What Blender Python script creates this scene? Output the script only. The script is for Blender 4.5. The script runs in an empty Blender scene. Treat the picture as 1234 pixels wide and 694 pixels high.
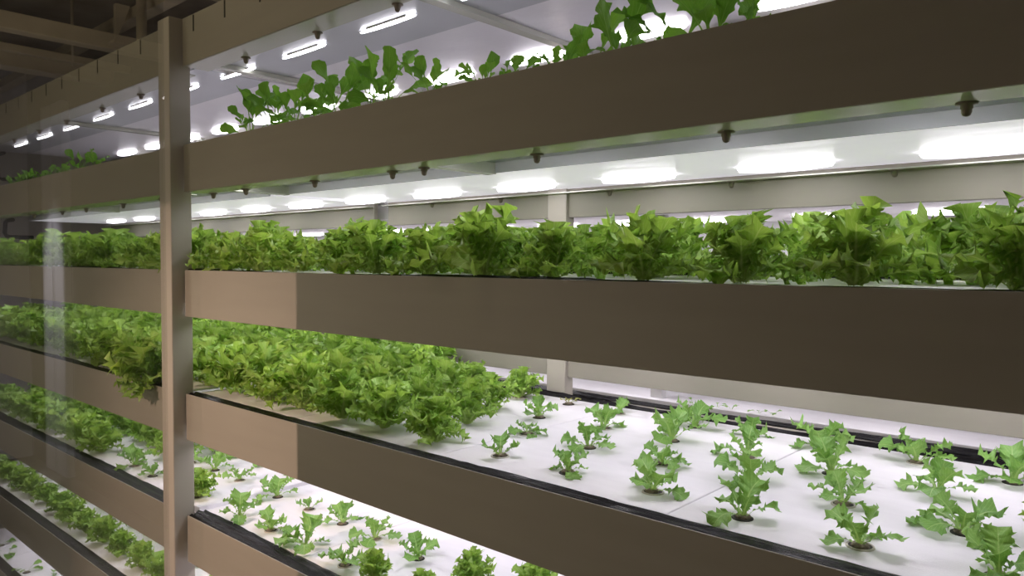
import bpy, math, random
from mathutils import Matrix, Vector

# ------------------------------------------------------------------ set-up
S = bpy.context.scene
COL = S.collection
EYE = 1.85                                   # eye height above the floor (metres)

def Z(h):                                    # height relative to the eye -> height above the floor
    return h + EYE

# camera
cam = bpy.data.cameras.new('camera')
cam.sensor_width = 36.0
cam.lens = 900.5 * 36.0 / 1234.0
cam.clip_start = 0.02
camo = bpy.data.objects.new('camera', cam)
COL.objects.link(camo)
_r = Vector((0.744, 0.668, 0.005)).normalized()
_f = Vector((-0.668, 0.744, -0.036)); _f = (_f - _f.dot(_r) * _r).normalized()
_u = _r.cross(_f)
camo.matrix_world = Matrix((( _r.x, _u.x, -_f.x, 0.0), (_r.y, _u.y, -_f.y, -1.089), (_r.z, _u.z, -_f.z, EYE), (0, 0, 0, 1)))
S.camera = camo

# world: a closed building, so only a trace of ambient light
W = bpy.data.worlds.new('world'); S.world = W
W.use_nodes = True
W.node_tree.nodes['Background'].inputs['Color'].default_value = (1.0, 0.86, 0.62, 1)
W.node_tree.nodes['Background'].inputs['Strength'].default_value = 0.02

# warm, dim corridor lamp and two unseen fill lights
def area(name, loc, rot, size, sizey, power, color):
    l = bpy.data.lights.new(name, 'AREA'); l.shape = 'RECTANGLE'; l.size = size; l.size_y = sizey
    l.energy = power; l.color = color
    o = bpy.data.objects.new(name, l); o.location = loc; o.rotation_euler = rot; COL.objects.link(o)
    return o
area('corridor_lamp', (-2.9, -1.12, Z(1.70)), (math.radians(14), 0, 0), 1.6, 0.2, 8.5, (1.0, 0.87, 0.62))
area('corridor_fill', (-1.75, -1.27, Z(-0.35)), (math.radians(90), 0, 0), 0.5, 0.9, 2.6, (1.0, 0.86, 0.66))  # added fill light, lifts the mid-height tray fronts
area('corridor_fill', (-3.95, -1.27, Z(-0.30)), (math.radians(90), 0, 0), 0.7, 0.9, 8.0, (1.0, 0.84, 0.64))  # second added fill, for the trays further left
# warm lamp in the room behind the corridor, shining through its doorway onto the rack front
sl = bpy.data.lights.new('room_lamp', 'SPOT'); sl.energy = 430.0; sl.color = (1.0, 0.69, 0.56)
sl.spot_size = math.radians(50); sl.spot_blend = 1.0; sl.shadow_soft_size = 0.010
slo = bpy.data.objects.new('room_lamp', sl); COL.objects.link(slo)
slo.location = (-2.6, -3.2, Z(0.9))
slo.rotation_euler = (Vector((-2.1, 0.0, Z(-1.15))) - slo.location).to_track_quat('-Z', 'Y').to_euler()

# added cool spot, no known lamp, brightens the white jamb along the corridor
sl = bpy.data.lights.new('jamb_fill_spot', 'SPOT'); sl.energy = 300.0; sl.color = (0.94, 0.90, 1.0)
sl.spot_size = math.radians(22); sl.spot_blend = 0.9; sl.shadow_soft_size = 0.05
slo = bpy.data.objects.new('jamb_fill_spot', sl); COL.objects.link(slo)
slo.location = (-7.1, -0.50, Z(1.70))
slo.rotation_euler = (Vector((-7.14, -1.25, Z(-0.35))) - slo.location).to_track_quat('-Z', 'Y').to_euler()

S.view_settings.view_transform = 'Standard'
S.view_settings.look = 'None'
S.view_settings.gamma = 1.0
S.view_settings.exposure = 0.0
S.view_settings.use_curve_mapping = False
S.cycles.use_denoising = True
S.cycles.max_bounces = 10
S.cycles.transparent_max_bounces = 16
S.cycles.sample_clamp_indirect = 6.0

LED_STRENGTH = 12.8

# ------------------------------------------------------------------ helpers
class MB:
    def __init__(s):
        s.v = []; s.f = []; s.uv = None
    def box(s, x0, x1, y0, y1, z0, z1):
        b = len(s.v)
        s.v += [(x0, y0, z0), (x1, y0, z0), (x1, y1, z0), (x0, y1, z0), (x0, y0, z1), (x1, y0, z1), (x1, y1, z1), (x0, y1, z1)]
        s.f += [tuple(b + i for i in q) for q in ((0, 3, 2, 1), (4, 5, 6, 7), (0, 1, 5, 4), (1, 2, 6, 5), (2, 3, 7, 6), (3, 0, 4, 7))]
        return s
    def prism(s, prof, x0, x1):              # profile of (y, z), extruded along x
        b = len(s.v); n = len(prof)
        for x in (x0, x1):
            s.v += [(x, y, z) for y, z in prof]
        s.f.append(tuple(b + i for i in range(n))); s.f.append(tuple(b + n + i for i in reversed(range(n))))
        for i in range(n):
            j = (i + 1) % n
            s.f.append((b + i, b + n + i, b + n + j, b + j))
        return s
    def lathe(s, prof, n=14, o=(0, 0, 0), sx=1.0, sy=1.0):  # profile of (r, z)
        b = len(s.v); m = len(prof)
        for k in range(n):
            a = 2 * math.pi * k / n
            s.v += [(o[0] + r * math.cos(a) * sx, o[1] + r * math.sin(a) * sy, o[2] + z) for r, z in prof]
        for k in range(n):
            k2 = (k + 1) % n
            for i in range(m - 1):
                s.f.append((b + k * m + i, b + k2 * m + i, b + k2 * m + i + 1, b + k * m + i + 1))
        s.f.append(tuple(b + k * m for k in reversed(range(n))))
        s.f.append(tuple(b + k * m + m - 1 for k in range(n)))
        return s
    def tube(s, pts, r, n=8):
        b = len(s.v); P = [Vector(p) for p in pts]
        for i, p in enumerate(P):
            t = (P[min(i + 1, len(P) - 1)] - P[max(i - 1, 0)]).normalized()
            a = t.orthogonal().normalized() if i == 0 else (a - a.dot(t) * t).normalized()
            c = t.cross(a)
            for k in range(n):
                w = 2 * math.pi * k / n
                s.v.append(tuple(p + r * (math.cos(w) * a + math.sin(w) * c)))
        for i in range(len(P) - 1):
            for k in range(n):
                k2 = (k + 1) % n
                s.f.append((b + i * n + k, b + i * n + k2, b + (i + 1) * n + k2, b + (i + 1) * n + k))
        s.f.append(tuple(b + k for k in reversed(range(n)))); s.f.append(tuple(b + (len(P) - 1) * n + k for k in range(n)))
        return s
    def mesh(s, name, mat, smooth=False):
        m = bpy.data.meshes.new(name)
        m.from_pydata(s.v, [], s.f)
        if s.uv is not None:
            l = m.uv_layers.new(name='leaf')
            for i, lp in enumerate(m.loops):
                l.data[i].uv = s.uv[lp.vertex_index]
        if isinstance(mat, (list, tuple)):
            for q in mat: m.materials.append(q)
        else:
            m.materials.append(mat)
        if smooth:
            m.polygons.foreach_set('use_smooth', [True] * len(m.polygons))
        m.update()
        return m
    def build(s, name, mat, parent=None, smooth=False, bevel=0.0):
        o = bpy.data.objects.new(name, s.mesh(name, mat, smooth))
        COL.objects.link(o)
        if parent is not None: o.parent = parent
        if bevel:
            b = o.modifiers.new('bevel', 'BEVEL'); b.width = bevel; b.segments = 2; b.limit_method = 'ANGLE'
        return o

def put(name, mesh, parent=None, mtx=None):
    o = bpy.data.objects.new(name, mesh); COL.objects.link(o)
    if parent is not None: o.parent = parent
    if mtx is not None: o.matrix_basis = mtx
    return o

def tag(o, label=None, cat=None, group=None, kind=None):
    if label: o['label'] = label
    if cat: o['category'] = cat
    if group: o['group'] = group
    if kind: o['kind'] = kind
    return o

def thing(name, label, cat, loc=(0, 0, 0), group=None):
    o = bpy.data.objects.new(name, None); COL.objects.link(o)
    o.location = loc; o.empty_display_size = 0.05
    return tag(o, label, cat, group)

ORD = ('nearest first second third fourth fifth sixth seventh eighth ninth tenth eleventh twelfth thirteenth fourteenth fifteenth sixteenth '
       'seventeenth eighteenth nineteenth twentieth twenty-first twenty-second twenty-third twenty-fourth twenty-fifth').split()

# ------------------------------------------------------------------ materials
def nodes(name):
    m = bpy.data.materials.new(name); m.use_nodes = True
    nt = m.node_tree
    return m, nt, nt.nodes['Principled BSDF'], nt.nodes['Material Output']

def simple(name, col, rough=0.5, metal=0.0, spec=0.5, var=0.06, scale=6.0, bump=0.0, bscale=40.0, stretch=(1, 1, 1)):
    m, nt, p, out = nodes(name)
    N = nt.nodes; L = nt.links
    tc = N.new('ShaderNodeTexCoord'); mp = N.new('ShaderNodeMapping'); mp.inputs['Scale'].default_value = stretch
    L.new(tc.outputs['Object'], mp.inputs['Vector'])
    nz = N.new('ShaderNodeTexNoise'); nz.inputs['Scale'].default_value = scale; nz.inputs['Detail'].default_value = 4
    L.new(mp.outputs['Vector'], nz.inputs['Vector'])
    cr = N.new('ShaderNodeValToRGB')
    cr.color_ramp.elements[0].position = 0.3; cr.color_ramp.elements[1].position = 0.7
    cr.color_ramp.elements[0].color = tuple(c * (1 - var) for c in col) + (1,)
    cr.color_ramp.elements[1].color = tuple(min(1, c * (1 + var)) for c in col) + (1,)
    L.new(nz.outputs['Fac'], cr.inputs['Fac']); L.new(cr.outputs['Color'], p.inputs['Base Color'])
    p.inputs['Roughness'].default_value = rough; p.inputs['Metallic'].default_value = metal
    p.inputs['Specular IOR Level'].default_value = spec
    if bump:
        n2 = N.new('ShaderNodeTexNoise'); n2.inputs['Scale'].default_value = bscale; n2.inputs['Detail'].default_value = 3
        L.new(mp.outputs['Vector'], n2.inputs['Vector'])
        b = N.new('ShaderNodeBump'); b.inputs['Strength'].default_value = bump; b.inputs['Distance'].default_value = 0.01
        L.new(n2.outputs['Fac'], b.inputs['Height']); L.new(b.outputs['Normal'], p.inputs['Normal'])
    return m

PANEL = simple('beige_panel', (0.29, 0.27, 0.222), 0.48, spec=0.4, var=0.03, scale=3, bump=0.05, bscale=300, stretch=(1, 1, 8))
POST = simple('post_paint', (0.42, 0.385, 0.33), 0.34, spec=0.5, var=0.03, scale=4)
SLOT = simple('slot_dark', (0.02, 0.018, 0.015), 0.8)
FOAM = simple('white_foam', (0.79, 0.77, 0.80), 0.62, spec=0.3, var=0.025, scale=9, bump=0.12, bscale=120, stretch=(1, 4, 1))
FILM = simple('reflective_film', (0.80, 0.79, 0.84), 0.28, metal=0.15, spec=0.8, var=0.05, scale=3, bump=0.35, bscale=9)
REFL = simple('reflector_strip', (0.48, 0.50, 0.53), 0.34, metal=0.6, var=0.03, scale=3, bump=0.03, bscale=6)
EDGE = simple('grey_film_edge', (0.46, 0.48, 0.51), 0.4, metal=0.1, var=0.03, scale=3)
LIPM = simple('lip_metal', (0.52, 0.53, 0.46), 0.25, metal=0.2, spec=0.6, var=0.03, scale=3)
LINER = simple('black_liner', (0.010, 0.009, 0.010), 0.27, spec=0.13, var=0.3, scale=12, bump=0.5, bscale=60, stretch=(0.4, 6, 1))
STEEL = simple('bolt_steel', (0.20, 0.17, 0.14), 0.45, metal=0.6, var=0.1, scale=30)
WHITE = simple('white_paint', (0.78, 0.76, 0.77), 0.5, var=0.02, scale=3)
WALLD = simple('dim_wall', (0.16, 0.15, 0.125), 0.7, var=0.06, scale=2)
CREAM = simple('cream_wall', (0.66, 0.58, 0.46), 0.7, var=0.03, scale=2)
WARM = simple('warm_panel', (0.66, 0.50, 0.40), 0.6, var=0.02, scale=2)
CEIL = simple('old_ceiling', (0.36, 0.32, 0.26), 0.85, var=0.45, scale=2.5, bump=0.3, bscale=9)
BEAM = simple('beam_paint', (0.66, 0.59, 0.46), 0.7, var=0.15, scale=5)
FLOORM = simple('floor_paint', (0.32, 0.29, 0.25), 0.45, var=0.08, scale=2)
PIPE = simple('pipe_plastic', (0.03, 0.03, 0.032), 0.4, var=0.1)
PLUG = simple('plug_sponge', (0.20, 0.165, 0.12), 0.9, var=0.35, scale=90, bump=0.6, bscale=160)
RIMM = simple('plug_rim', (0.50, 0.46, 0.41), 0.7, var=0.2, scale=60)
HOLE = simple('hole_dark', (0.025, 0.022, 0.018), 0.8, var=0.3, scale=50)

def led_mat():
    m, nt, p, out = nodes('led_lens')
    nt.nodes.remove(p)
    e = nt.nodes.new('ShaderNodeEmission')
    e.inputs['Color'].default_value = (0.985, 0.94, 1.0, 1); e.inputs['Strength'].default_value = LED_STRENGTH
    nt.links.new(e.outputs[0], out.inputs['Surface'])
    return m
LED = led_mat()

def glow_film_mat():                                             # film whose lamp glow is put in as faint emission; bars hang below
    m = simple('glow_film', (0.82, 0.80, 0.86), 0.35, spec=0.5, var=0.05, scale=4, bump=0.3, bscale=14, stretch=(.4, 1, 1))
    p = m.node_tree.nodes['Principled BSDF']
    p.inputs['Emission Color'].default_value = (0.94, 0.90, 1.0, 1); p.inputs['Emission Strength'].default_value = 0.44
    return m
GLOW_FILM = glow_film_mat()

def glass_mat():
    m, nt, p, out = nodes('clear_glass')
    nt.nodes.remove(p)
    t = nt.nodes.new('ShaderNodeBsdfTransparent'); g = nt.nodes.new('ShaderNodeBsdfGlossy'); g.inputs['Roughness'].default_value = 0.0
    t.inputs['Color'].default_value = (0.97, 0.975, 0.97, 1)
    ge = nt.nodes.new('ShaderNodeNewGeometry')
    dt = nt.nodes.new('ShaderNodeVectorMath'); dt.operation = 'DOT_PRODUCT'
    nt.links.new(ge.outputs['Incoming'], dt.inputs[0]); nt.links.new(ge.outputs['Normal'], dt.inputs[1])
    def mth(op, a, b=None):
        n = nt.nodes.new('ShaderNodeMath'); n.operation = op
        for q, v in enumerate((a, b)):
            if v is None: continue
            if isinstance(v, (int, float)): n.inputs[q].default_value = v
            else: nt.links.new(v, n.inputs[q])
        return n.outputs[0]
    c = mth('ABSOLUTE', dt.outputs['Value'])                     # Schlick reflectance, the same from both faces of the pane
    fr = mth('ADD', mth('MULTIPLY', mth('POWER', mth('SUBTRACT', 1.0, c), 5.0), 0.96), 0.04)
    mx = nt.nodes.new('ShaderNodeMixShader')
    nt.links.new(fr, mx.inputs[0]); nt.links.new(t.outputs[0], mx.inputs[1]); nt.links.new(g.outputs[0], mx.inputs[2])
    nt.links.new(mx.outputs[0], out.inputs['Surface'])
    return m
GLASS = glass_mat()

def leaf_mat(name, light, dark, rib, ribw, trans=0.32, rough=0.42):
    m, nt, p, out = nodes(name)
    N = nt.nodes; L = nt.links
    def math_(op, a, b=None, clamp=False):
        n = N.new('ShaderNodeMath'); n.operation = op; n.use_clamp = clamp
        for i, v in enumerate((a, b)):
            if v is None: continue
            if isinstance(v, (int, float)): n.inputs[i].default_value = v
            else: L.new(v, n.inputs[i])
        return n.outputs[0]
    uv = N.new('ShaderNodeUVMap'); uv.uv_map = 'leaf'
    sp = N.new('ShaderNodeSeparateXYZ'); L.new(uv.outputs[0], sp.inputs[0])
    u = math_('ABSOLUTE', math_('SUBTRACT', sp.outputs[0], 0.5)); v = sp.outputs[1]
    oi = N.new('ShaderNodeObjectInfo')
    nz = N.new('ShaderNodeTexNoise'); nz.inputs['Scale'].default_value = 5.0; nz.inputs['Detail'].default_value = 3
    L.new(uv.outputs[0], nz.inputs['Vector'])
    # older and younger leaves differ in tone; the blade is mottled
    tone = math_('ADD', math_('MULTIPLY', oi.outputs['Random'], 0.55), math_('MULTIPLY', nz.outputs['Fac'], 0.55), True)
    mc = N.new('ShaderNodeMixRGB'); L.new(tone, mc.inputs[0]); mc.inputs[1].default_value = dark + (1,); mc.inputs[2].default_value = light + (1,)
    # midrib widening to the base, side veins
    w = math_('ADD', math_('MULTIPLY', math_('SUBTRACT', 1.0, v), ribw), 0.006)
    mid = math_('SUBTRACT', 1.0, math_('DIVIDE', u, w), True)
    fr = math_('FRACT', math_('MULTIPLY', math_('SUBTRACT', v, math_('MULTIPLY', u, 1.3)), 7.0))
    ve = math_('MULTIPLY', math_('SUBTRACT', 1.0, math_('MULTIPLY', math_('ABSOLUTE', math_('SUBTRACT', fr, 0.5)), 9.0), True), 0.45)
    base = math_('MULTIPLY', math_('SUBTRACT', 0.34, v, True), 2.6, True)
    k = math_('MAXIMUM', math_('MAXIMUM', math_('MULTIPLY', mid, 0.85), ve), base)
    mr = N.new('ShaderNodeMixRGB'); L.new(k, mr.inputs[0]); L.new(mc.outputs[0], mr.inputs[1]); mr.inputs[2].default_value = rib + (1,)
    L.new(mr.outputs[0], p.inputs['Base Color'])
    p.inputs['Roughness'].default_value = rough; p.inputs['Specular IOR Level'].default_value = 0.35
    bp = N.new('ShaderNodeBump'); bp.inputs['Strength'].default_value = 0.25; bp.inputs['Distance'].default_value = 0.004
    n2 = N.new('ShaderNodeTexNoise'); n2.inputs['Scale'].default_value = 16.0; L.new(uv.outputs[0], n2.inputs['Vector'])
    L.new(n2.outputs['Fac'], bp.inputs['Height']); L.new(bp.outputs[0], p.inputs['Normal'])
    t = N.new('ShaderNodeBsdfTranslucent')
    sc = N.new('ShaderNodeMixRGB'); sc.blend_type = 'MULTIPLY'; sc.inputs[0].default_value = 1.0
    L.new(mr.outputs[0], sc.inputs[1]); sc.inputs[2].default_value = (1.0, 1.0, 0.55, 1); L.new(sc.outputs[0], t.inputs['Color'])
    mx = N.new('ShaderNodeMixShader'); mx.inputs[0].default_value = trans
    L.new(p.outputs[0], mx.inputs[1]); L.new(t.outputs[0], mx.inputs[2]); L.new(mx.outputs[0], out.inputs['Surface'])
    return m

LEAF_A = leaf_mat('lettuce_leaf', (0.46, 0.66, 0.17), (0.26, 0.48, 0.09), (0.60, 0.72, 0.34), 0.13, 0.45)
LEAF_B = leaf_mat('young_lettuce_leaf', (0.30, 0.52, 0.14), (0.14, 0.33, 0.07), (0.46, 0.64, 0.25), 0.08)
LEAF_C = leaf_mat('arugula_leaf', (0.28, 0.56, 0.09), (0.12, 0.33, 0.05), (0.36, 0.58, 0.18), 0.045, 0.55)
LEAF_Y = leaf_mat('yellowing_leaf', (0.42, 0.38, 0.10), (0.22, 0.26, 0.06), (0.50, 0.55, 0.25), 0.08)

# ------------------------------------------------------------------ leaves
def leaf(name, mat, seed, n=44, stem=0.035, wmax=0.36, tp=0.66, pet=0.1, jag=0.14, tooth=0.05, ruffle=0.10, curl=0.9, cup=0.6, twist=0.0, lobes=7, frill=0.0):
    rnd = random.Random(seed)
    mb = MB(); mb.uv = []
    def w(t):
        if t <= pet: return stem
        s = (t - pet) / (1 - pet)
        if s < tp:
            q = s / tp; q = q * q * (3 - 2 * q)
            return stem + (wmax - stem) * q
        q = (s - tp) / (1 - tp)
        return wmax * math.sqrt(max(0.0, 1 - q * q * 0.97))
    out = []
    for side in (1, -1):
        ph = rnd.random() * 6.28; lb = lobes + rnd.uniform(-0.8, 0.8)
        seq = []
        for i in range(n + 1):
            t = i / n
            ww = w(t); e = max(0.0, min(1.0, (t - pet) / 0.3))
            lo = math.sin(t * lb * 6.283 + ph)
            z = (1.0 if i % 2 else -1.0) * tooth * e * rnd.uniform(0.35, 1.2)
            x = ww * (1 + jag * e * lo) + z * 0.8
            y = t + z * 0.35 * e + jag * 0.22 * e * math.cos(t * lb * 6.283 + ph)
            if i == n: x = abs(z) * 0.2
            seq.append((side * max(0.004, x), max(0.0, y), t))
        out.append(seq if side == 1 else seq[::-1])
    rim = out[0] + out[1][1:]
    rings = (0.0, 0.28, 0.58, 0.82, 1.0)
    p1, p2 = rnd.random() * 6.28, rnd.random() * 6.28
    f1, f2 = rnd.uniform(2.2, 3.4), rnd.uniform(5.5, 8.0)
    steps = 40
    arc = [(0.0, 0.0, 0.0)]
    for i in range(1, steps * 14 // 10 + 1):
        y = i / steps; a = curl * y ** 1.6
        px, pz, _ = arc[-1]
        arc.append((px + math.sin(a) / steps, pz + math.cos(a) / steps, a))
    def bend(x, y, z):
        k = min(max(y, 0) * steps, len(arc) - 1.001); i = int(k); q = k - i
        ax, az, aa = (arc[i][j] * (1 - q) + arc[i + 1][j] * q for j in range(3))
        tw = twist * y
        x, z = x * math.cos(tw) - z * math.sin(tw), x * math.sin(tw) + z * math.cos(tw)
        return (ax - math.cos(aa) * z, x, az + math.sin(aa) * z)
    for r in rings:
        for (xo, yo, t) in rim:
            ys = t * 0.86
            x = xo * r; y = ys + (yo - ys) * r
            sg = 1 if xo > 0 else -1
            ww = min(1.0, abs(xo) / max(wmax, 0.01))
            z = ruffle * r * r * ww * (math.sin(t * f1 * 6.283 + p1 * sg) + 0.7 * math.sin(t * f2 * 6.283 + p2 * sg)) + cup * x * x
            z += frill * max(0.0, (r - .4) / .6) ** 1.5 * min(1.0, ww * 1.6) * (math.sin(t * 15 * 6.283 + p2 * 3 * sg) + rnd.uniform(-.7, .7) * (r > .9))
            mb.v.append(bend(x, y, z))
            mb.uv.append((x / (2.2 * wmax) + 0.5, min(1.0, y)))
    m = len(rim)
    for k in range(len(rings) - 1):
        for j in range(m - 1):
            mb.f.append((k * m + j, k * m + j + 1, (k + 1) * m + j + 1, (k + 1) * m + j))
    return mb.mesh(name, mat, True)

R = random.Random(7)
FR = {}                                                            # leaf meshes by look
FR['outer'] = [leaf('leaf', LEAF_A, 100 + i, n=32, wmax=R.uniform(.19, .26), tp=.76, curl=R.uniform(.8, 1.5), ruffle=.11, jag=.18, tooth=.058, frill=.06, lobes=R.choice((7, 8, 9)), twist=R.uniform(-.5, .5)) for i in range(8)]
FR['mid'] = [leaf('leaf', LEAF_A, 200 + i, n=32, wmax=R.uniform(.18, .25), tp=.80, curl=R.uniform(.2, .9), ruffle=.11, jag=.18, tooth=.060, frill=.065, lobes=R.choice((7, 8, 9)), twist=R.uniform(-.5, .5)) for i in range(8)]
FR['inner'] = [leaf('leaf', LEAF_A, 300 + i, n=32, wmax=R.uniform(.16, .22), tp=.84, curl=R.uniform(-.2, .6), ruffle=.12, jag=.18, tooth=.062, frill=.07, cup=.9, lobes=8, twist=R.uniform(-.6, .6)) for i in range(7)]
FR['seed_low'] = [leaf('leaf', LEAF_B, 400 + i, n=22, wmax=R.uniform(.25, .33), tp=.76, pet=.22, stem=.04, curl=R.uniform(.9, 1.6), ruffle=.10, jag=.08, tooth=.045, frill=.03, lobes=5, twist=R.uniform(-.6, .6)) for i in range(7)]
FR['seed_up'] = [leaf('leaf', LEAF_B, 500 + i, n=24, wmax=R.uniform(.29, .40), tp=.80, pet=.16, stem=.06, curl=R.uniform(.4, 1.2), ruffle=.12, jag=.08, tooth=.046, frill=.04, lobes=6, cup=.9, twist=R.uniform(-.5, .5)) for i in range(8)]
FR['cot'] = [leaf('leaf', LEAF_B, 600 + i, n=12, wmax=.24, tp=.6, pet=.45, stem=.03, curl=1.2, ruffle=.02, jag=.03, tooth=.0, lobes=2) for i in range(2)]
FR['yellow'] = [leaf('leaf', LEAF_Y, 650 + i, n=16, wmax=.28, tp=.7, pet=.25, curl=1.3, ruffle=.08, jag=.16, tooth=.05, lobes=4) for i in range(2)]
FR['arug'] = [leaf('leaf', LEAF_C, 700 + i, n=22, wmax=R.uniform(.105, .15), tp=.5, pet=.58, stem=.009, curl=R.uniform(.3, 1.6), ruffle=.04, jag=.10, tooth=.004, lobes=3, cup=2.2, twist=R.uniform(-1.2, 1.2)) for i in range(9)]
FR['arug_big'] = [leaf('leaf', LEAF_C, 750 + i, n=22, wmax=R.uniform(.14, .19), tp=.6, pet=.36, stem=.013, curl=R.uniform(.2, 1.3), ruffle=.05, jag=.12, tooth=.008, lobes=4, cup=1.6, twist=R.uniform(-1, 1)) for i in range(6)]
FR['arug_low'] = [leaf('leaf', LEAF_C, 800 + i, n=16, wmax=R.uniform(.16, .22), tp=.5, pet=.46, stem=.013, curl=R.uniform(1.0, 2.0), ruffle=.03, jag=.08, tooth=.008, lobes=2, cup=.9, twist=R.uniform(-1, 1)) for i in range(5)]

def lm(az, tilt, s, lift=0.0, off=0.006, roll=0.0):
    return Matrix.Rotation(az, 4, 'Z') @ Matrix.Translation((off, 0, lift)) @ Matrix.Rotation(tilt, 4, 'Y') @ Matrix.Rotation(roll, 4, 'Z') @ Matrix.Scale(s, 4)

D = math.radians
def spec_head(seed, h=0.155, low=(.60, .82), tilt=(30, 54)):
    r = random.Random(seed); sp = []
    for i in range(11): sp.append((r.choice(FR['outer']), lm(i * .57 + r.uniform(-.3, .3), D(r.uniform(*tilt)), h * r.uniform(*low), 0.004, .01)))
    for i in range(12): sp.append((r.choice(FR['mid']), lm(i * .525 + .3 + r.uniform(-.3, .3), D(r.uniform(10, 32)), h * r.uniform(.72, 1.08), 0.006, .008)))
    for i in range(6): sp.append((r.choice(FR['inner']), lm(i * 1.05 + .2 + r.uniform(-.4, .4), D(r.uniform(2, 16)), h * r.uniform(.75, 1.05), 0.010, .005)))
    return sp
def spec_seedling(seed, h=0.067):
    r = random.Random(seed); sp = []
    n_low, n_up = r.choice((2, 3, 3, 4)), r.choice((3, 4, 4))
    a0 = r.random() * 6.28
    for i in range(n_low): sp.append((r.choice(FR['seed_low']), lm(a0 + i * 6.28 / n_low + r.uniform(-.5, .5), D(r.uniform(40, 70)), h * r.uniform(.75, 1.12), 0.003, .004)))
    for i in range(n_up): sp.append((r.choice(FR['seed_up']), lm(a0 + .6 + i * 6.28 / n_up + r.uniform(-.5, .5), D(r.uniform(8, 44)), h * r.uniform(.75, 1.1), 0.004, .003)))
    return sp
def spec_tiny(seed, h=0.05, key='seed_up'):
    r = random.Random(seed)
    return [(r.choice(FR[key]), lm(i * 2.1 + r.uniform(-.3, .3), D(r.uniform(25, 60)), h * r.uniform(.7, 1.1), .002, .003)) for i in range(4)]
def spec_flat(seed, h=0.075):
    r = random.Random(seed)
    return [(r.choice(FR['seed_low']), lm(i * .9 + r.uniform(-.3, .3), D(r.uniform(52, 78)), h * r.uniform(.8, 1.1), .004, .004)) for i in range(7)] + \
           [(r.choice(FR['seed_up']), lm(i * 2.1, D(r.uniform(25, 45)), h * r.uniform(.6, .8), .006, .003)) for i in range(3)]
def spec_arugula(seed, h=0.17, n=10, key='arug'):
    r = random.Random(seed); sp = []
    for i in range(n): sp.append((r.choice(FR[key]), lm(i * 2.4 + r.uniform(-.3, .3), D(r.uniform(2, 34)), h * r.uniform(.5, 1.12), .003, .004, r.uniform(-1.5, 1.5))))
    for i in range(4): sp.append((r.choice(FR['arug_low']), lm(i * 1.57 + r.uniform(-.3, .3), D(r.uniform(22, 50)), h * r.uniform(.5, .8), .003, .004, r.uniform(-.6, .6))))
    return sp

HEADS = [spec_head(i) for i in range(8)]
SEEDL = [spec_seedling(i + 20) for i in range(9)]
TINY = [spec_tiny(i + 40) for i in range(3)]
FLAT = [spec_flat(i + 50) for i in range(3)]
ARUG = [spec_arugula(i + 60) for i in range(6)]
ARUB = [spec_arugula(i + 66, .17, 5, 'arug_big') for i in range(4)]
BUSHY = [spec_head(i + 110, .155, (.72, 1.0), (38, 68)) for i in range(8)]
YELL = [spec_tiny(70, .04, 'yellow')]
SPRT = [spec_tiny(i + 80, .035, 'cot') for i in range(3)]
RND_ = [spec_tiny(i + 90, .085, 'arug_low') + spec_tiny(i + 95, .06, 'arug_low')[:2] for i in range(3)]

def joined(name, sp):
    me = bpy.data.meshes.new(name); mats = []; v = []; f = []; mi = []; uv = []
    for m, M in sp:
        b = len(v)
        if m.materials[0] not in mats: mats.append(m.materials[0])
        k = mats.index(m.materials[0])
        v += [tuple(M @ q.co) for q in m.vertices]
        l = m.uv_layers[0].data
        for p in m.polygons:
            f.append(tuple(b + i for i in p.vertices)); mi.append(k)
            uv += [tuple(l[i].uv) for i in p.loop_indices]
    me.from_pydata(v, [], f)
    for q in mats: me.materials.append(q)
    me.polygons.foreach_set('material_index', mi)
    me.polygons.foreach_set('use_smooth', [True] * len(f))
    lay = me.uv_layers.new(name='leaf')
    lay.data.foreach_set('uv', [c for q in uv for c in q])
    me.update()
    return me
HEAD_J = [joined('lettuce_head', s) for s in HEADS]
BUSHY_J = [joined('lettuce_head', s) for s in BUSHY]

# sponge plug sitting in its planting hole: dark opening, worn rim, sponge
_m = MB(); _m.lathe([(0.0185, -0.004), (0.0185, 0.0012)], 16); HOLE_M = _m.mesh('plug_hole', HOLE)
_m = MB(); _m.lathe([(0.0125, -0.004), (0.0135, 0.003), (0.0125, 0.0055), (0.004, 0.006)], 12, (0.001, 0.002, 0)); PLUG_M = _m.mesh('sponge_plug', PLUG, True)
_m = MB()
for k in range(18):
    a0, a1 = 2 * math.pi * k / 18, 2 * math.pi * (k + 1) / 18
    b = len(_m.v)
    for a in (a0, a1):
        for r_, z_ in ((0.0178, -0.003), (0.0178, 0.0022), (0.0205, 0.0024), (0.0215, 0.0)):
            _m.v.append((r_ * math.cos(a), r_ * math.sin(a), z_))
    for i in range(3): _m.f.append((b + i, b + i + 1, b + 5 + i, b + 4 + i))
RIM_M = _m.mesh('hole_rim', RIMM, True)

def plant(name, sp, loc, rz, sc, label, cat, group=None, plug=True, lean=None, rim=False):
    t = thing(name, label, cat, loc, group)
    t.rotation_euler = (0, 0, rz)
    if lean: t.rotation_euler = (lean[0], lean[1], rz)
    t.scale = (sc, sc, sc)
    for m, M in sp:
        put('leaf', m, t, M)
    if plug:
        k = Matrix.Scale(1.0 / sc, 4)
        put('plug_hole', HOLE_M, t, k); p = put('sponge_plug', PLUG_M, t, k)
        if rim: put('hole_rim', RIM_M, t, k)
    return t

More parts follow.
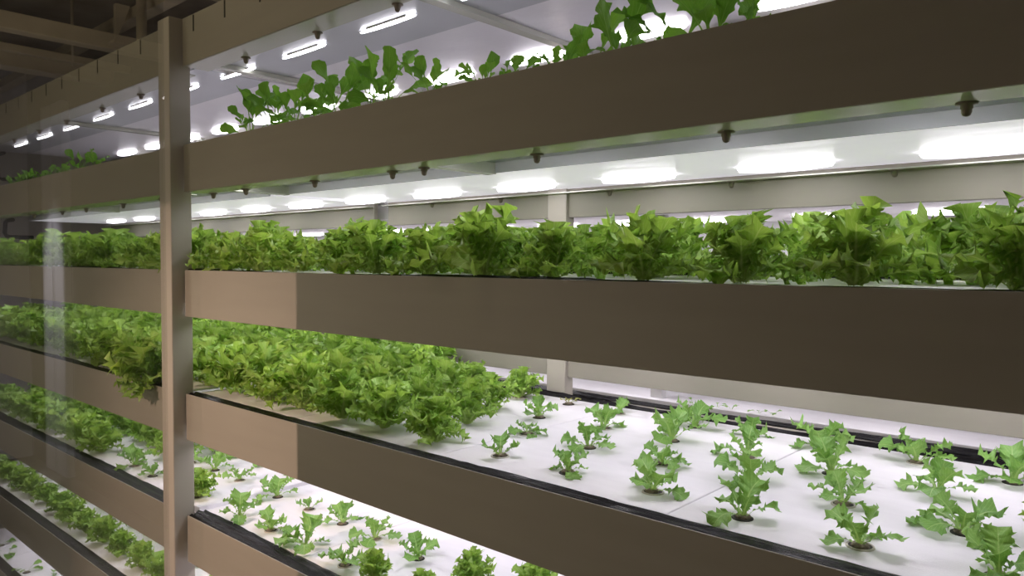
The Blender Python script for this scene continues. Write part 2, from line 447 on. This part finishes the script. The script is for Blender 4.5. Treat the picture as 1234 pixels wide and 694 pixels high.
# ------------------------------------------------------------------ the setting
XL, XR = -8.0, 2.2
YB, YF = 1.86, -1.30
ZT = Z(1.75)
def struct(name, mb, mat, **k):
    return tag(mb.build(name, mat, **k), kind='structure')
YR = -4.2                                                         # far wall of the room behind the corridor
struct('floor', MB().box(XL - .1, XR + .1, YR - .1, YB + .1, -0.1, 0), FLOORM)
struct('ceiling', MB().box(XL - .1, XR + .1, YR - .1, YB + .1, ZT, ZT + .1), CEIL)
struct('wall_back', MB().box(XL - .1, XR + .1, YB, YB + .1, 0, ZT), WHITE)
struct('wall_left', MB().box(XL - .1, XL, YR, YB, 0, ZT), WHITE)
struct('wall_right', MB().box(XR, XR + .1, YR, YB, 0, ZT), WALLD)
struct('wall_far', MB().box(XL - .1, XR + .1, YR - .1, YR, 0, ZT), WALLD)
# corridor wall with the doorway the warm light falls through
DX0, DX1, DZ = -3.13, -2.092, Z(.488)
struct('wall_front', MB().box(XL - .1, DX0, YF - .1, YF, 0, ZT), WALLD)
struct('wall_front', MB().box(DX1, XR + .1, YF - .1, YF, 0, ZT), CREAM)
struct('wall_front', MB().box(DX0, DX1, YF - .1, YF, DZ, ZT), CREAM)
# white jamb panels further along the corridor, mirrored in the glass
struct('trim_1', MB().box(-7.40, -7.15, YF, YF + .06, 0.02, Z(1.3)).box(-7.13, -6.88, YF, YF + .06, 0.02, Z(1.3)), WHITE)
# ceiling beams and hangers above the rack's far end
for i, (x, z, w, h) in enumerate(((-5.03, 1.30, .10, .10), (-5.62, 1.32, .05, .05), (-6.02, 1.30, .16, .12), (-3.95, 1.42, .12, .14), (-2.6, 1.42, .12, .14), (-1.2, 1.42, .12, .14))):
    b = MB().box(x - w / 2, x + w / 2, YF, YB, Z(z), Z(z + h))
    tag(b.build('ceiling_beam', BEAM, bevel=.006), ('broad pale crossbeam under the dark ceiling, nearest the post', 'thin crossbeam behind the broad pale one', 'low wide crossbeam farthest from the post', 'crossbeam above the front post', 'crossbeam over the second tray from the post', 'crossbeam over the seedlings')[i], 'beam')
tag(MB().box(-7.9, -0.6, .78, .86, Z(1.46), Z(1.53)).build('ceiling_rail', BEAM, bevel=.005), 'long pale rail running lengthwise under the dark ceiling', 'rail')
tag(MB().tube([(-4.46, .705, Z(.80)), (-4.46, .705, ZT)], .028, 12).build('riser_pipe', BEAM, smooth=True), 'thick upright pipe rising from the rack top to the ceiling', 'pipe')
tag(MB().tube([(-5.60, .712, Z(1.30)), (-5.60, .712, ZT)], .010, 8).build('hanger_rod', BEAM, smooth=True), 'thin upright hanger rod beside the crossbeams', 'rod')
t = thing('gusset_bracket', 'triangular steel bracket where the rail meets the hanger', 'bracket', (-4.78, .71, Z(1.30)))
MB().prism([(-.03, .0), (.05, .22), (-.03, .22)], -.02, .02).build('plate', BEAM, t)
MB().box(-.04, .04, -.05, .05, -.02, .0).build('foot_plate', BEAM, t)

# glass partition between corridor and the far bay: it ends at the front post
gp = MB().box(-6.3, -2.30, -.106, -.100, 0.01, Z(1.70)).build('window_1', GLASS)
tag(gp, kind='structure')

# ------------------------------------------------------------------ the rack
TOPS = [.766, .367, -.034, -.436, -.835, -1.235, -1.635]     # fascia top edge per tier
FH = [.150, .150, .150, .150, .152, .152, .150]              # fascia height
FOAM_Y0 = [.05, .05, .045, .047, .066, .052, .055]
BACK_BOT = [.56, .141, -.376, -.66, -1.06, -1.46, -1.78]
TRAY = ['top tray', 'second tray', 'third tray', 'fourth tray', 'fifth tray', 'sixth tray', 'lowest tray']
POSTX = (-2.485, -2.403)
X0, X1 = -5.30, 1.30
LY1 = .800

def post(name, label, x0, x1, y0, y1, top, mat=None):
    t = thing(name, label, 'post', ((x0 + x1) / 2, (y0 + y1) / 2, 0))
    w, d = (x1 - x0) / 2, (y1 - y0) / 2
    MB().box(-w, w, -d, d, 0.012, top).build('shaft', mat or POST, t, bevel=.003)
    MB().box(-w - .02, w + .02, -d - .02, d + .02, 0.0, 0.012).build('base_plate', POST, t)
    return t
post('rack_post', 'grey-beige square post standing in front of the stacked trays', POSTX[0], POSTX[1], -.04, .028, Z(.768))
post('rack_post', 'grey-beige inner post at the back edge of the fourth tray', -1.555, -1.478, .816, .86, Z(.766))
post('rack_post', 'far end post of the rack by the dark pipes', X0 - .07, X0 - .004, -.02, .05, Z(.766))
post('rack_post', 'slim white post behind the black liner of the seedling bed', -1.272, -1.228, 1.0, 1.03, Z(.15), WHITE)

def liner_mesh(x0, x1, y0, y1, z, seed, ridge=.006):
    r = random.Random(seed); mb = MB(); nx = max(8, int((x1 - x0) / .035)); ny = 9
    ph = [r.random() * 6.28 for _ in range(6)]
    for i in range(nx + 1):
        x = x0 + (x1 - x0) * i / nx
        for j in range(ny):
            q = j / (ny - 1)
            zz = z + ridge * (.5 + .5 * math.sin(q * 15 + .5 * math.sin(x * 2.1 + ph[0]) + ph[1])) * math.sin(math.pi * min(1, q * 1.02)) ** .5 * (0.7 + .4 * math.sin(x * 5 + ph[2]))
            zz += r.uniform(-1, 1) * ridge * .12
            yy = y0 + (y1 - y0) * q + (.0025 * math.sin(x * 7 + ph[3]) + r.uniform(-.0008, .0008)) * (0 < j < ny - 1)
            mb.v.append((x, yy, zz))
    for i in range(nx):
        for j in range(ny - 1):
            a = i * ny + j
            mb.f.append((a, a + ny, a + ny + 1, a + 1))
    b = len(mb.v)                                                # closed underside gives the film body
    for i in range(nx + 1):
        x = x0 + (x1 - x0) * i / nx
        mb.v += [(x, y0, z - .012), (x, y1, z - .012)]
    for i in range(nx):
        mb.f.append((b + 2 * i, b + 2 * i + 1, b + 2 * i + 3, b + 2 * i + 2))
        mb.f.append((i * ny, b + 2 * i, b + 2 * i + 2, (i + 1) * ny))
        mb.f.append((i * ny + ny - 1, (i + 1) * ny + ny - 1, b + 2 * i + 3, b + 2 * i + 1))
    return mb

_b = MB(); _b.lathe([(.0018, -.0185), (.0048, -.0170), (.0068, -.0130), (.0068, -.0085), (.0080, -.0080), (.0080, -.0030), (.0140, -.0022), (.0140, 0)], 12)
BOLT_M = _b.mesh('bolt', STEEL, True)

def tray(k, side):
    top = TOPS[k]; bot = top - FH[k]
    x0, x1 = (X0, POSTX[0] - .002) if side == 'left' else (POSTX[1] + .006, X1)
    what = ['bare', 'arugula', 'tall frilly lettuce', 'frilly lettuce and seedlings', 'young lettuce', 'frilly lettuce', 'round-leaved seedlings'][k]
    if k == 0: lab = f'beige steel tray at the very top, lamps beneath, {side} of front post'
    else: lab = f'beige steel {TRAY[k]} from the top with {what}, {side} of front post'
    t = thing('growing_tray', lab, 'tray', ((x0 + x1) / 2, .42, Z(bot)), 'growing trays of the rack')
    ox, oy, oz = (x0 + x1) / 2, .42, bot
    X = lambda v: v - ox
    Y = lambda v: v - oy
    H = lambda v: v - oz
    MB().box(X(x0), X(x1), Y(0), Y(.0035), H(bot), H(top)).build('front_panel', PANEL, t, bevel=.001)
    MB().box(X(x0 + .001), X(x1 - .001), Y(.005), Y(.085), H(bot), H(bot + .003)).build('bottom_lip', LIPM, t)
    MB().box(X(x0 + .001), X(x1 - .001), Y(.79), Y(.83), H(bot), H(bot + .003)).build('rear_lip', LIPM, t)
    MB().box(X(x0 + .001), X(x1 - .001), Y(.0055), Y(.83), H(bot + (.030 if k == 0 else .045)), H(top - .034)).build('underside', FILM, t)
    if k > 0:
        MB().box(X(x0 + .002), X(x1 - .002), Y(.357), Y(.3615), H(bot + .0155), H(bot + .0424)).build('film_edge', EDGE, t)
        MB().box(X(x0 + .002), X(x1 - .002), Y(.362), Y(.8295), H(bot + .016), H(bot + .0448)).build('glow_panel', GLOW_FILM, t, bevel=.001)  # film panel with its glow painted in as emission
    MB().box(X(x0 + .002), X(x1 - .002), Y(.09), Y(.36), H(bot + (.0275 if k == 0 else .0425)), H(bot + (.030 if k == 0 else .045))).build('reflector', REFL, t)
    MB().box(X(x0), X(x1), Y(.83), Y(.848), H(BACK_BOT[k]), H(top)).build('back_board', PANEL, t, bevel=.0015)
    m = liner_mesh(X(x0), X(x1), Y(.004), Y(FOAM_Y0[k]), H(top - .003), k * 7 + (side == 'left'), .008 if k != 4 else .014)
    m.build('liner', LINER, t, smooth=True)
    m = liner_mesh(X(x0), X(x1), Y(LY1), Y(.829), H(top - .002), k * 9 + 3 + (side == 'left'), .012)
    m.build('liner', LINER, t, smooth=True)
    # cross members under the two lit trays
    if k < 2:
        for xc in ((-1.375, -2.375) if side == 'right' else (-3.9,)):
            MB().box(X(xc - .016), X(xc + .016), Y(.086), Y(.79 if k == 0 else .36), H(bot + .012), H(bot + (.0272 if k == 0 else .0422))).build('cross_member', LIPM, t)
    # bolts hanging from the lip
    if k == 0: bx = (-2.92, -2.144, -1.761, -1.424, -1.05, -.70, -3.3, -3.72, -4.1, -4.5)
    elif k == 1: bx = (-.224, -.572, -.983, -1.327, -1.443, -1.777, -2.15, -2.36, -2.75, -3.1, -3.5, -3.8, -4.2)
    else: bx = ()
    for x in bx:
        if x0 < x < x1:
            put('bolt', BOLT_M, t, Matrix.Translation((X(x), Y(.080), H(bot))))
    if k == 1:
        for x in (-.504, -.907, -1.30, -1.75, -2.1):
            if x0 < x < x1: put('bolt', BOLT_M, t, Matrix.Translation((X(x), Y(.80), H(bot))))
    if k == 0:                                                   # hanging slots cut in the fascia
        for i in range(14):
            x = -3.318 + .2 * (i - 5)
            if x0 + .05 < x < x1 - .05 and x < -1.6:
                MB().box(X(x - .0035), X(x + .0035), Y(-.0012), Y(.002), H(.712), H(.762)).build('slot', SLOT, t)
    return t
for k in range(7):
    for side in ('left', 'right'):
        tray(k, side)

# foam rafts: one loose board after the other along every planted tray
SEAM, PITCH = -1.244, .5855
def rafts(k):
    top = TOPS[k]; n = 0
    i = -7
    while True:
        a = SEAM + PITCH * i + .0012; b = a + PITCH - .0024
        i += 1
        if a > .6: break
        if b < X0 + .1: continue
        a = max(a, X0 + .004)
        for (p, q, side) in ((a, min(b, POSTX[0] + .03), 'left'), (max(a, POSTX[0] + .031), b, 'right')):
            if q - p < .06: continue
            c = (p + q) / 2
            o = MB().box(p - c, q - c, FOAM_Y0[k] + .001 - .42, LY1 - .001 - .42, -.028, 0)
            ob = o.build('foam_raft', FOAM, bevel=.003); ob.location = (c, .42, Z(top - .003))
            d = round(abs(c + 2.44) / PITCH + .5)
            tag(ob, f'white foam raft, {ORD[max(1, d)]} {side} of the front post, in the {TRAY[k]}', 'raft', f'foam rafts in the {TRAY[k]}')
for k in range(1, 7): rafts(k)

# LED bars under every tray that lights a crop
_b = MB(); _b.box(-.085, .085, -.017, .017, -.004, 0); BAR_M = _b.mesh('housing', WHITE)
def lens_mesh(w, l):                                             # shallow domed diffuser, oval in plan
    mb = MB(); n = 28
    ring = [(math.copysign(abs(math.cos(a)) ** .75, math.cos(a)) * l, math.copysign(abs(math.sin(a)) ** .9, math.sin(a)) * w) for a in (2 * math.pi * q / n for q in range(n))]
    for f, z in ((1.0, 0), (.96, -.007), (.6, -.011)):
        mb.v += [(x * f, y * f, z) for x, y in ring]
    for r in range(2):
        for q in range(n): mb.f.append((r * n + q, (r + 1) * n + q, (r + 1) * n + (q + 1) % n, r * n + (q + 1) % n))
    mb.f.append(tuple(range(n))); mb.f.append(tuple(reversed(range(2 * n, 3 * n))))
    return mb.mesh('lens', LED)
LENS_M = lens_mesh(.030, .116)
LENS_N = lens_mesh(.0062, .120)
def led(x, y, z, label, group, narrow=False):
    t = thing('led_bar', label, 'lamp', (x, y, z), group)
    put('housing', BAR_M, t, Matrix.Diagonal((1, .4 if narrow else 1, 1, 1))); put('lens', LENS_N if narrow else LENS_M, t, Matrix.Translation((0, 0, -.0042)) @ Matrix.Diagonal((1, 1, .45 if narrow else 1, 1)))
def leds(k, xf, xb, vis):
    zf = Z(TOPS[k] - FH[k] + (.0270 if k == 0 else .0420)); zb = Z(TOPS[k] - FH[k] + (.0295 if k == 0 else .0155))
    for row, (xs, y) in (('front', (xf, .205 if k == 0 else .15)), ('back', (xb, .735 if k == 0 else .665))):
        for i in range(24):
            x = xs - .405 * (i - 4)
            if x < X0 + .15 or x > .75 or POSTX[0] - .1 < x < POSTX[1] + .1 and False: continue
            if vis:
                d = sum(1 for j in range(24) if (xs - .405 * (j - 4) + 2.44) * (x + 2.44) > 0 and abs(xs - .405 * (j - 4) + 2.44) <= abs(x + 2.44))
                side = 'right' if x > -2.44 else 'left'
                lab = f'lit LED bar, {ORD[d]} {side} of the front post, {row} row under the {TRAY[k]}'
            else:
                lab = f'lit LED bar hidden up under the {TRAY[k]} of the front rack'
            led(x, y, zf if row == 'front' else zb, lab, f'LED bars under the {TRAY[k]}', k == 0 and row == 'front')
leds(0, -1.62, -1.53, True)
leds(1, -1.58, -1.52, True)
for k in (2, 3, 4, 5): leds(k, -1.58, -1.55, False)

# ------------------------------------------------------------------ second rack standing right behind
t = thing('growing_tray', 'pale lit tray of the rack behind, seen past the back board', 'tray', (-2.3, 1.3, Z(.172)))
MB().box(-3.0, 3.4, -.40, .45, .0, .15).build('underside', WHITE, t)
MB().box(-3.0, 3.4, .45, .465, -.012, .19).build('back_board', WHITE, t, bevel=.001)
for x in (-.34 + 2.3, -.5 + 2.3, -.95 + 2.3, -1.5 + 2.3): put('bolt', BOLT_M, t, Matrix.Translation((x, .25, 0)))
for i in range(13):
    led(-.15 - .4 * i, 1.62, Z(.170), f'lit LED bar, {ORD[i + 1]} from the right under the tray of the rack behind', 'LED bars of the rack behind')
t = thing('growing_tray', 'seedling tray of the rack behind, beyond the black liner', 'tray', (-2.3, 1.3, Z(-.56)))
MB().box(-3.0, 3.4, -.435, .45, .0, .09).build('tray_body', PANEL, t)
liner_mesh(-3.0, 3.4, -.435, -.398, .124, 91, .010).build('liner', LINER, t, smooth=True)
MB().box(-3.0, 3.4, -.33, .45, .092, .123).build('foam_bed', FOAM, t, bevel=.002)
MB().box(-3.0, 3.4, -.435, -.425, .0, .122).build('front_panel', PANEL, t)
for i in range(13):
    led(-.15 - .4 * i, .955, Z(-.19), 'lit LED bar above the seedlings of the rack behind, hidden by the back board', 'LED bars over the rear seedlings')
tag(MB().box(-5.3, 1.1, .90, 1.75, Z(-.188), Z(-.06)).build('growing_tray', WHITE), 'tray of the rack behind, above its seedlings, hidden by the back board', 'tray')
for i, x in enumerate((-1.03, -.985, -1.11, -.90, -.86)):
    plant('seedling', SPRT[i % 3], (x, .985, Z(-.437)), i * 1.3, .9, f'tiny sprout, {ORD[i + 1]} from the slim white post, in the rack behind' if False else ['tiny pale sprout in the rear bed, second from the slim white post', 'tiny pale sprout in the rear bed, third from the slim white post', 'tiny pale sprout in the rear bed, nearest the slim white post', 'tiny pale sprout in the rear bed, fourth from the slim white post', 'tiny pale sprout in the rear bed, fifth from the slim white post'][i], 'seedling', 'sprouts in the rear bed', plug=False)

# ------------------------------------------------------------------ pipes at the far end of the rack
tag(MB().tube([(-5.295, .27, Z(.235)), (-5.40, .27, Z(.235)), (-5.44, .268, Z(.225)), (-5.45, .265, Z(.16)), (-5.45, .275, Z(.14)), (-5.45, .30, Z(.135)), (-5.45, .42, Z(.135))], .012, 10).build('drain_pipe', PIPE, smooth=True), 'black bent drain pipe at the far end over the third tray', 'pipe')
tag(MB().tube([(-5.295, .23, Z(.635)), (-5.42, .23, Z(.635)), (-5.45, .23, Z(.62)), (-5.45, .235, Z(.50)), (-5.45, .26, Z(.49)), (-5.45, .38, Z(.505)), (-5.45, .6, Z(.505))], .011, 10).build('drain_pipe', PIPE, smooth=True), 'black bent drain pipe at the far end over the second tray', 'pipe')

# ------------------------------------------------------------------ crops
ROWN = ['front row', 'second row', 'third row', 'back row']
ROWY = [.122, .315, .512, .710]
def xs_of(row, shift=0.0):
    base = -.36 if row in (0, 2) else -.445
    return [base + shift - .1945 * j for j in range(-4, 30)]

def side_ord(x, lst):
    right = x > -2.44
    d = sum(1 for q in lst if (q > -2.44) == right and abs(q + 2.44) <= abs(x + 2.44) + 1e-6)
    return ORD[d], ('right' if right else 'left')

RP = random.Random(11)
def heads(k, row, lst, smin, smax, own, look='full frilly lettuce head'):
    z = Z(TOPS[k] - .003)
    for x in lst:
        sc = RP.uniform(smin, smax) if not callable(smin) else smin(x) * RP.uniform(.93, 1.07)
        PS, PJ = (BUSHY, BUSHY_J) if k == 2 else (HEADS, HEAD_J)
        i = RP.randrange(len(PS)); rz = RP.random() * 6.28
        y = ROWY[row] + RP.uniform(-.012, .012) - (.022 if k == 2 and row == 0 else 0)
        xx = x + RP.uniform(-.012, .012)
        if True:
            o, s = side_ord(x, lst)
            lab = f'{look}, {o} {s} of the front post, {ROWN[row]} of {TRAY[k]}'
        g = f'lettuces in the {TRAY[k]}, {ROWN[row]}'
        near = x > (-3.0 if row < 2 else -2.3)
        if near:
            plant('lettuce', PS[i], (xx, y, z), rz, sc, lab, 'lettuce', g, plug=False)
        else:
            o = put('lettuce', PJ[i]); o.location = (xx, y, z); o.rotation_euler = (0, 0, rz); o.scale = (sc,) * 3
            tag(o, lab, 'lettuce', g)

def rng(row, a, b, shift=0.0):
    return [x for x in xs_of(row, shift) if a <= x <= b]

# third tray: full heads in all four rows
for r in range(4):
    heads(2, r, rng(r, -5.15, .30), (lambda x: RP.choice((.74, .78, .82, .86, 1.0)) * (1.0 if x > -3 else 1.05)), None, r < 1)
# fourth tray: dense to the left, smaller towards the middle
size4 = lambda x: max(.62, min(1.04, .66 + (-1.30 - x) * .62))
heads(3, 0, rng(0, -5.15, -1.25), size4, None, True)
heads(3, 1, rng(1, -5.15, -1.38), size4, None, False)
heads(3, 2, rng(2, -5.15, -1.62), size4, None, False)
heads(3, 3, rng(3, -5.15, -1.95), size4, None, False)
# a big head left of the post that spills over the edge
for i, (x, s) in enumerate(((-2.72, 1.25), (-2.93, 1.2), (-3.14, 1.1))):
    plant('lettuce', HEADS[i + 2], (x, .055, Z(-.44)), i * 1.9, s, ('overgrown dark lettuce drooping over the fourth tray edge beside the front post', 'overgrown dark lettuce drooping over the fourth tray edge, second from the post', 'overgrown dark lettuce drooping over the fourth tray edge, third from the post')[i], 'lettuce', 'lettuces drooping over the fourth tray', plug=False, lean=(D(38), 0))

# sparse seedlings of the fourth tray: (x, y, look, size, turn)
def seedlings(k, rows):
    z = Z(TOPS[k] - .003)
    for row, lst in enumerate(rows):
        for n, (x, y, kind, sc, rz) in enumerate(lst):
            ps = {'s': SEEDL, 't': TINY, 'f': FLAT, 'y': YELL, 'h': HEADS}[kind[0]]
            sp = ps[int(kind[1:])]
            look = {'s': 'young frilly lettuce', 't': 'tiny frilly seedling', 'f': 'flat spreading young lettuce', 'y': 'tiny yellowing seedling', 'h': 'bushy frilly lettuce'}[kind[0]]
            a, s = side_ord(x, [q[0] for q in lst])
            plant('lettuce_seedling' if kind[0] != 'h' else 'lettuce', sp, (x, y, z), rz, sc,
                  f'{look}, {a} {s} of the post in sparse {ROWN[row]} of {TRAY[k]}', 'lettuce', f'young lettuces in the {TRAY[k]}', rim=(n % 2 == 0))
seedlings(3, [
    [(-1.132, .135, 't0', 1.15, .4), (-.939, .133, 's0', .80, 1.0), (-.74, .141, 's1', .92, 2.2), (-.551, .120, 's2', 1.05, .3), (-.36, .122, 's3', 1.12, 4.0), (-.18, .135, 's4', .95, 1.2)],
    [(-1.226, .336, 'f0', .72, .2), (-1.031, .332, 's5', 1.0, 5.0), (-.828, .323, 'f1', .88, 1.1), (-.631, .331, 's6', 1.08, 2.0), (-.447, .312, 's7', .92, 3.1), (-.255, .296, 'f2', 1.15, .8), (-.12, .318, 'h3', .58, 1.0)],
    [(-1.525, .512, 'h1', .66, .2), (-1.333, .513, 's8', 1.0, .9), (-1.121, .525, 's0', 1.0, 2.9), (-.92, .526, 's1', 1.22, 4.4), (-.717, .502, 's2', 1.12, 5.4), (-.533, .502, 's4', 1.12, .4), (-.337, .507, 's5', 1.05, 3.6)],
    [(-2.02, .75, 't1', 1.0, .5), (-1.81, .725, 'h4', .60, 1.5), (-1.573, .71, 'h5', .60, 2.5), (-1.393, .725, 'y0', 1.0, .3), (-1.203, .713, 't2', 1.2, 1.8), (-.955, .705, 's6', 1.3, .9), (-.80, .705, 's3', .9, 3.0), (-.623, .701, 's7', 1.15, .6), (-.423, .718, 's8', 1.25, 2.2), (-.242, .683, 's0', 1.15, 5.2)],
])
# fifth tray
heads(4, 0, rng(0, -5.1, -3.3), .78, .92, True)
heads(4, 1, rng(1, -5.1, -3.15), .78, .92, False)
heads(4, 2, rng(2, -5.1, -3.05), .8, .92, False)
seedlings(4, [
    [(-3.138, .123, 's0', 1.25, .4), (-2.941, .114, 's5', .85, 2.0), (-2.564, .115, 'h1', .62, .7), (-2.264, .111, 's2', 1.15, 1.6), (-2.08, .117, 's1', .95, 2.6), (-1.885, .113, 's4', 1.3, .2), (-1.691, .114, 's6', 1.12, 4.6), (-1.549, .105, 'h2', .50, 3.6), (-1.385, .12, 'h3', .44, 5.0), (-1.19, .12, 'h0', .56, 2.0), (-.99, .12, 'h6', .60, 3.0)],
    [(-3.018, .302, 's3', 1.2, .8), (-2.843, .315, 's7', 1.3, 1.9), (-2.644, .314, 's8', 1.0, 3.3), (-2.359, .305, 's1', 1.15, .5), (-2.162, .306, 't0', 1.0, 2.7), (-1.967, .302, 's3', 1.25, 4.1), (-1.786, .29, 's5', 1.15, 5.5), (-1.578, .28, 's8', 1.15, 1.3), (-1.345, .262, 'h5', .58, 2.1), (-1.18, .32, 'h7', .60, .3), (-1.0, .32, 'h4', .62, 1.3)],
    [(-2.95, .512, 's2', 1.2, .3), (-2.75, .512, 's6', 1.2, 1.4), (-2.55, .512, 's0', 1.0, 2.0)],
])
# sixth tray
heads(5, 0, rng(0, -5.1, -2.75), .62, .74, True, 'bushy frilly lettuce')
heads(5, 1, rng(1, -5.1, -2.65), .66, .78, False, 'bushy frilly lettuce')
heads(5, 2, rng(2, -5.1, -3.0), .7, .8, False, 'bushy frilly lettuce')
# lowest tray: a few round-leaved seedlings
for i, (x, y) in enumerate(((-4.785, .085), (-4.45, .085), (-4.25, .15), (-4.62, .30), (-4.98, .10))):
    plant('leafy_seedling', RND_[i % 3], (x, y, Z(TOPS[6] - .003)), i * 1.4, 1.0,
          f'round-leaved seedling, {("third", "second", "first", "fourth", "fifth")[i]} left of the front post in the lowest tray', 'seedling', 'round-leaved seedlings in the lowest tray')

# second tray: arugula, a tall clump, then single plants
AR = [(-4.75, .13, .50), (-4.55, .13, .58), (-4.36, .13, .60), (-4.16, .13, .66), (-3.97, .13, .62), (-3.73, .13, .86), (-3.52, .13, .62),
      (-2.19, .12, 1.02), (-2.07, .14, 1.12), (-1.95, .12, 1.2), (-1.84, .14, 1.12), (-1.72, .12, 1.14), (-1.60, .14, 1.05), (-1.515, .12, 1.08),
      (-1.35, .13, .80), (-1.18, .13, .72), (-1.10, .13, .58), (-.97, .13, .60), (-.90, .14, .84), (-.81, .12, 1.0), (-.71, .14, .88), (-.62, .12, .86), (-.55, .13, .70)]
axs = [a[0] for a in AR]
for i, (x, y, s) in enumerate(AR):
    o, sd = side_ord(x, axs)
    lk = 'tall arugula' if s > 1.0 else ('low arugula' if s < .7 else 'leafy arugula')
    plant('arugula_plant', ARUG[i % 6] if x < -1.0 else ARUB[i % 4], (x, y, Z(TOPS[1] - .003)), i * 2.1, s, f'{lk}, {o} {sd} of the front post, along the second tray', 'arugula', 'arugula in the second tray', plug=False)
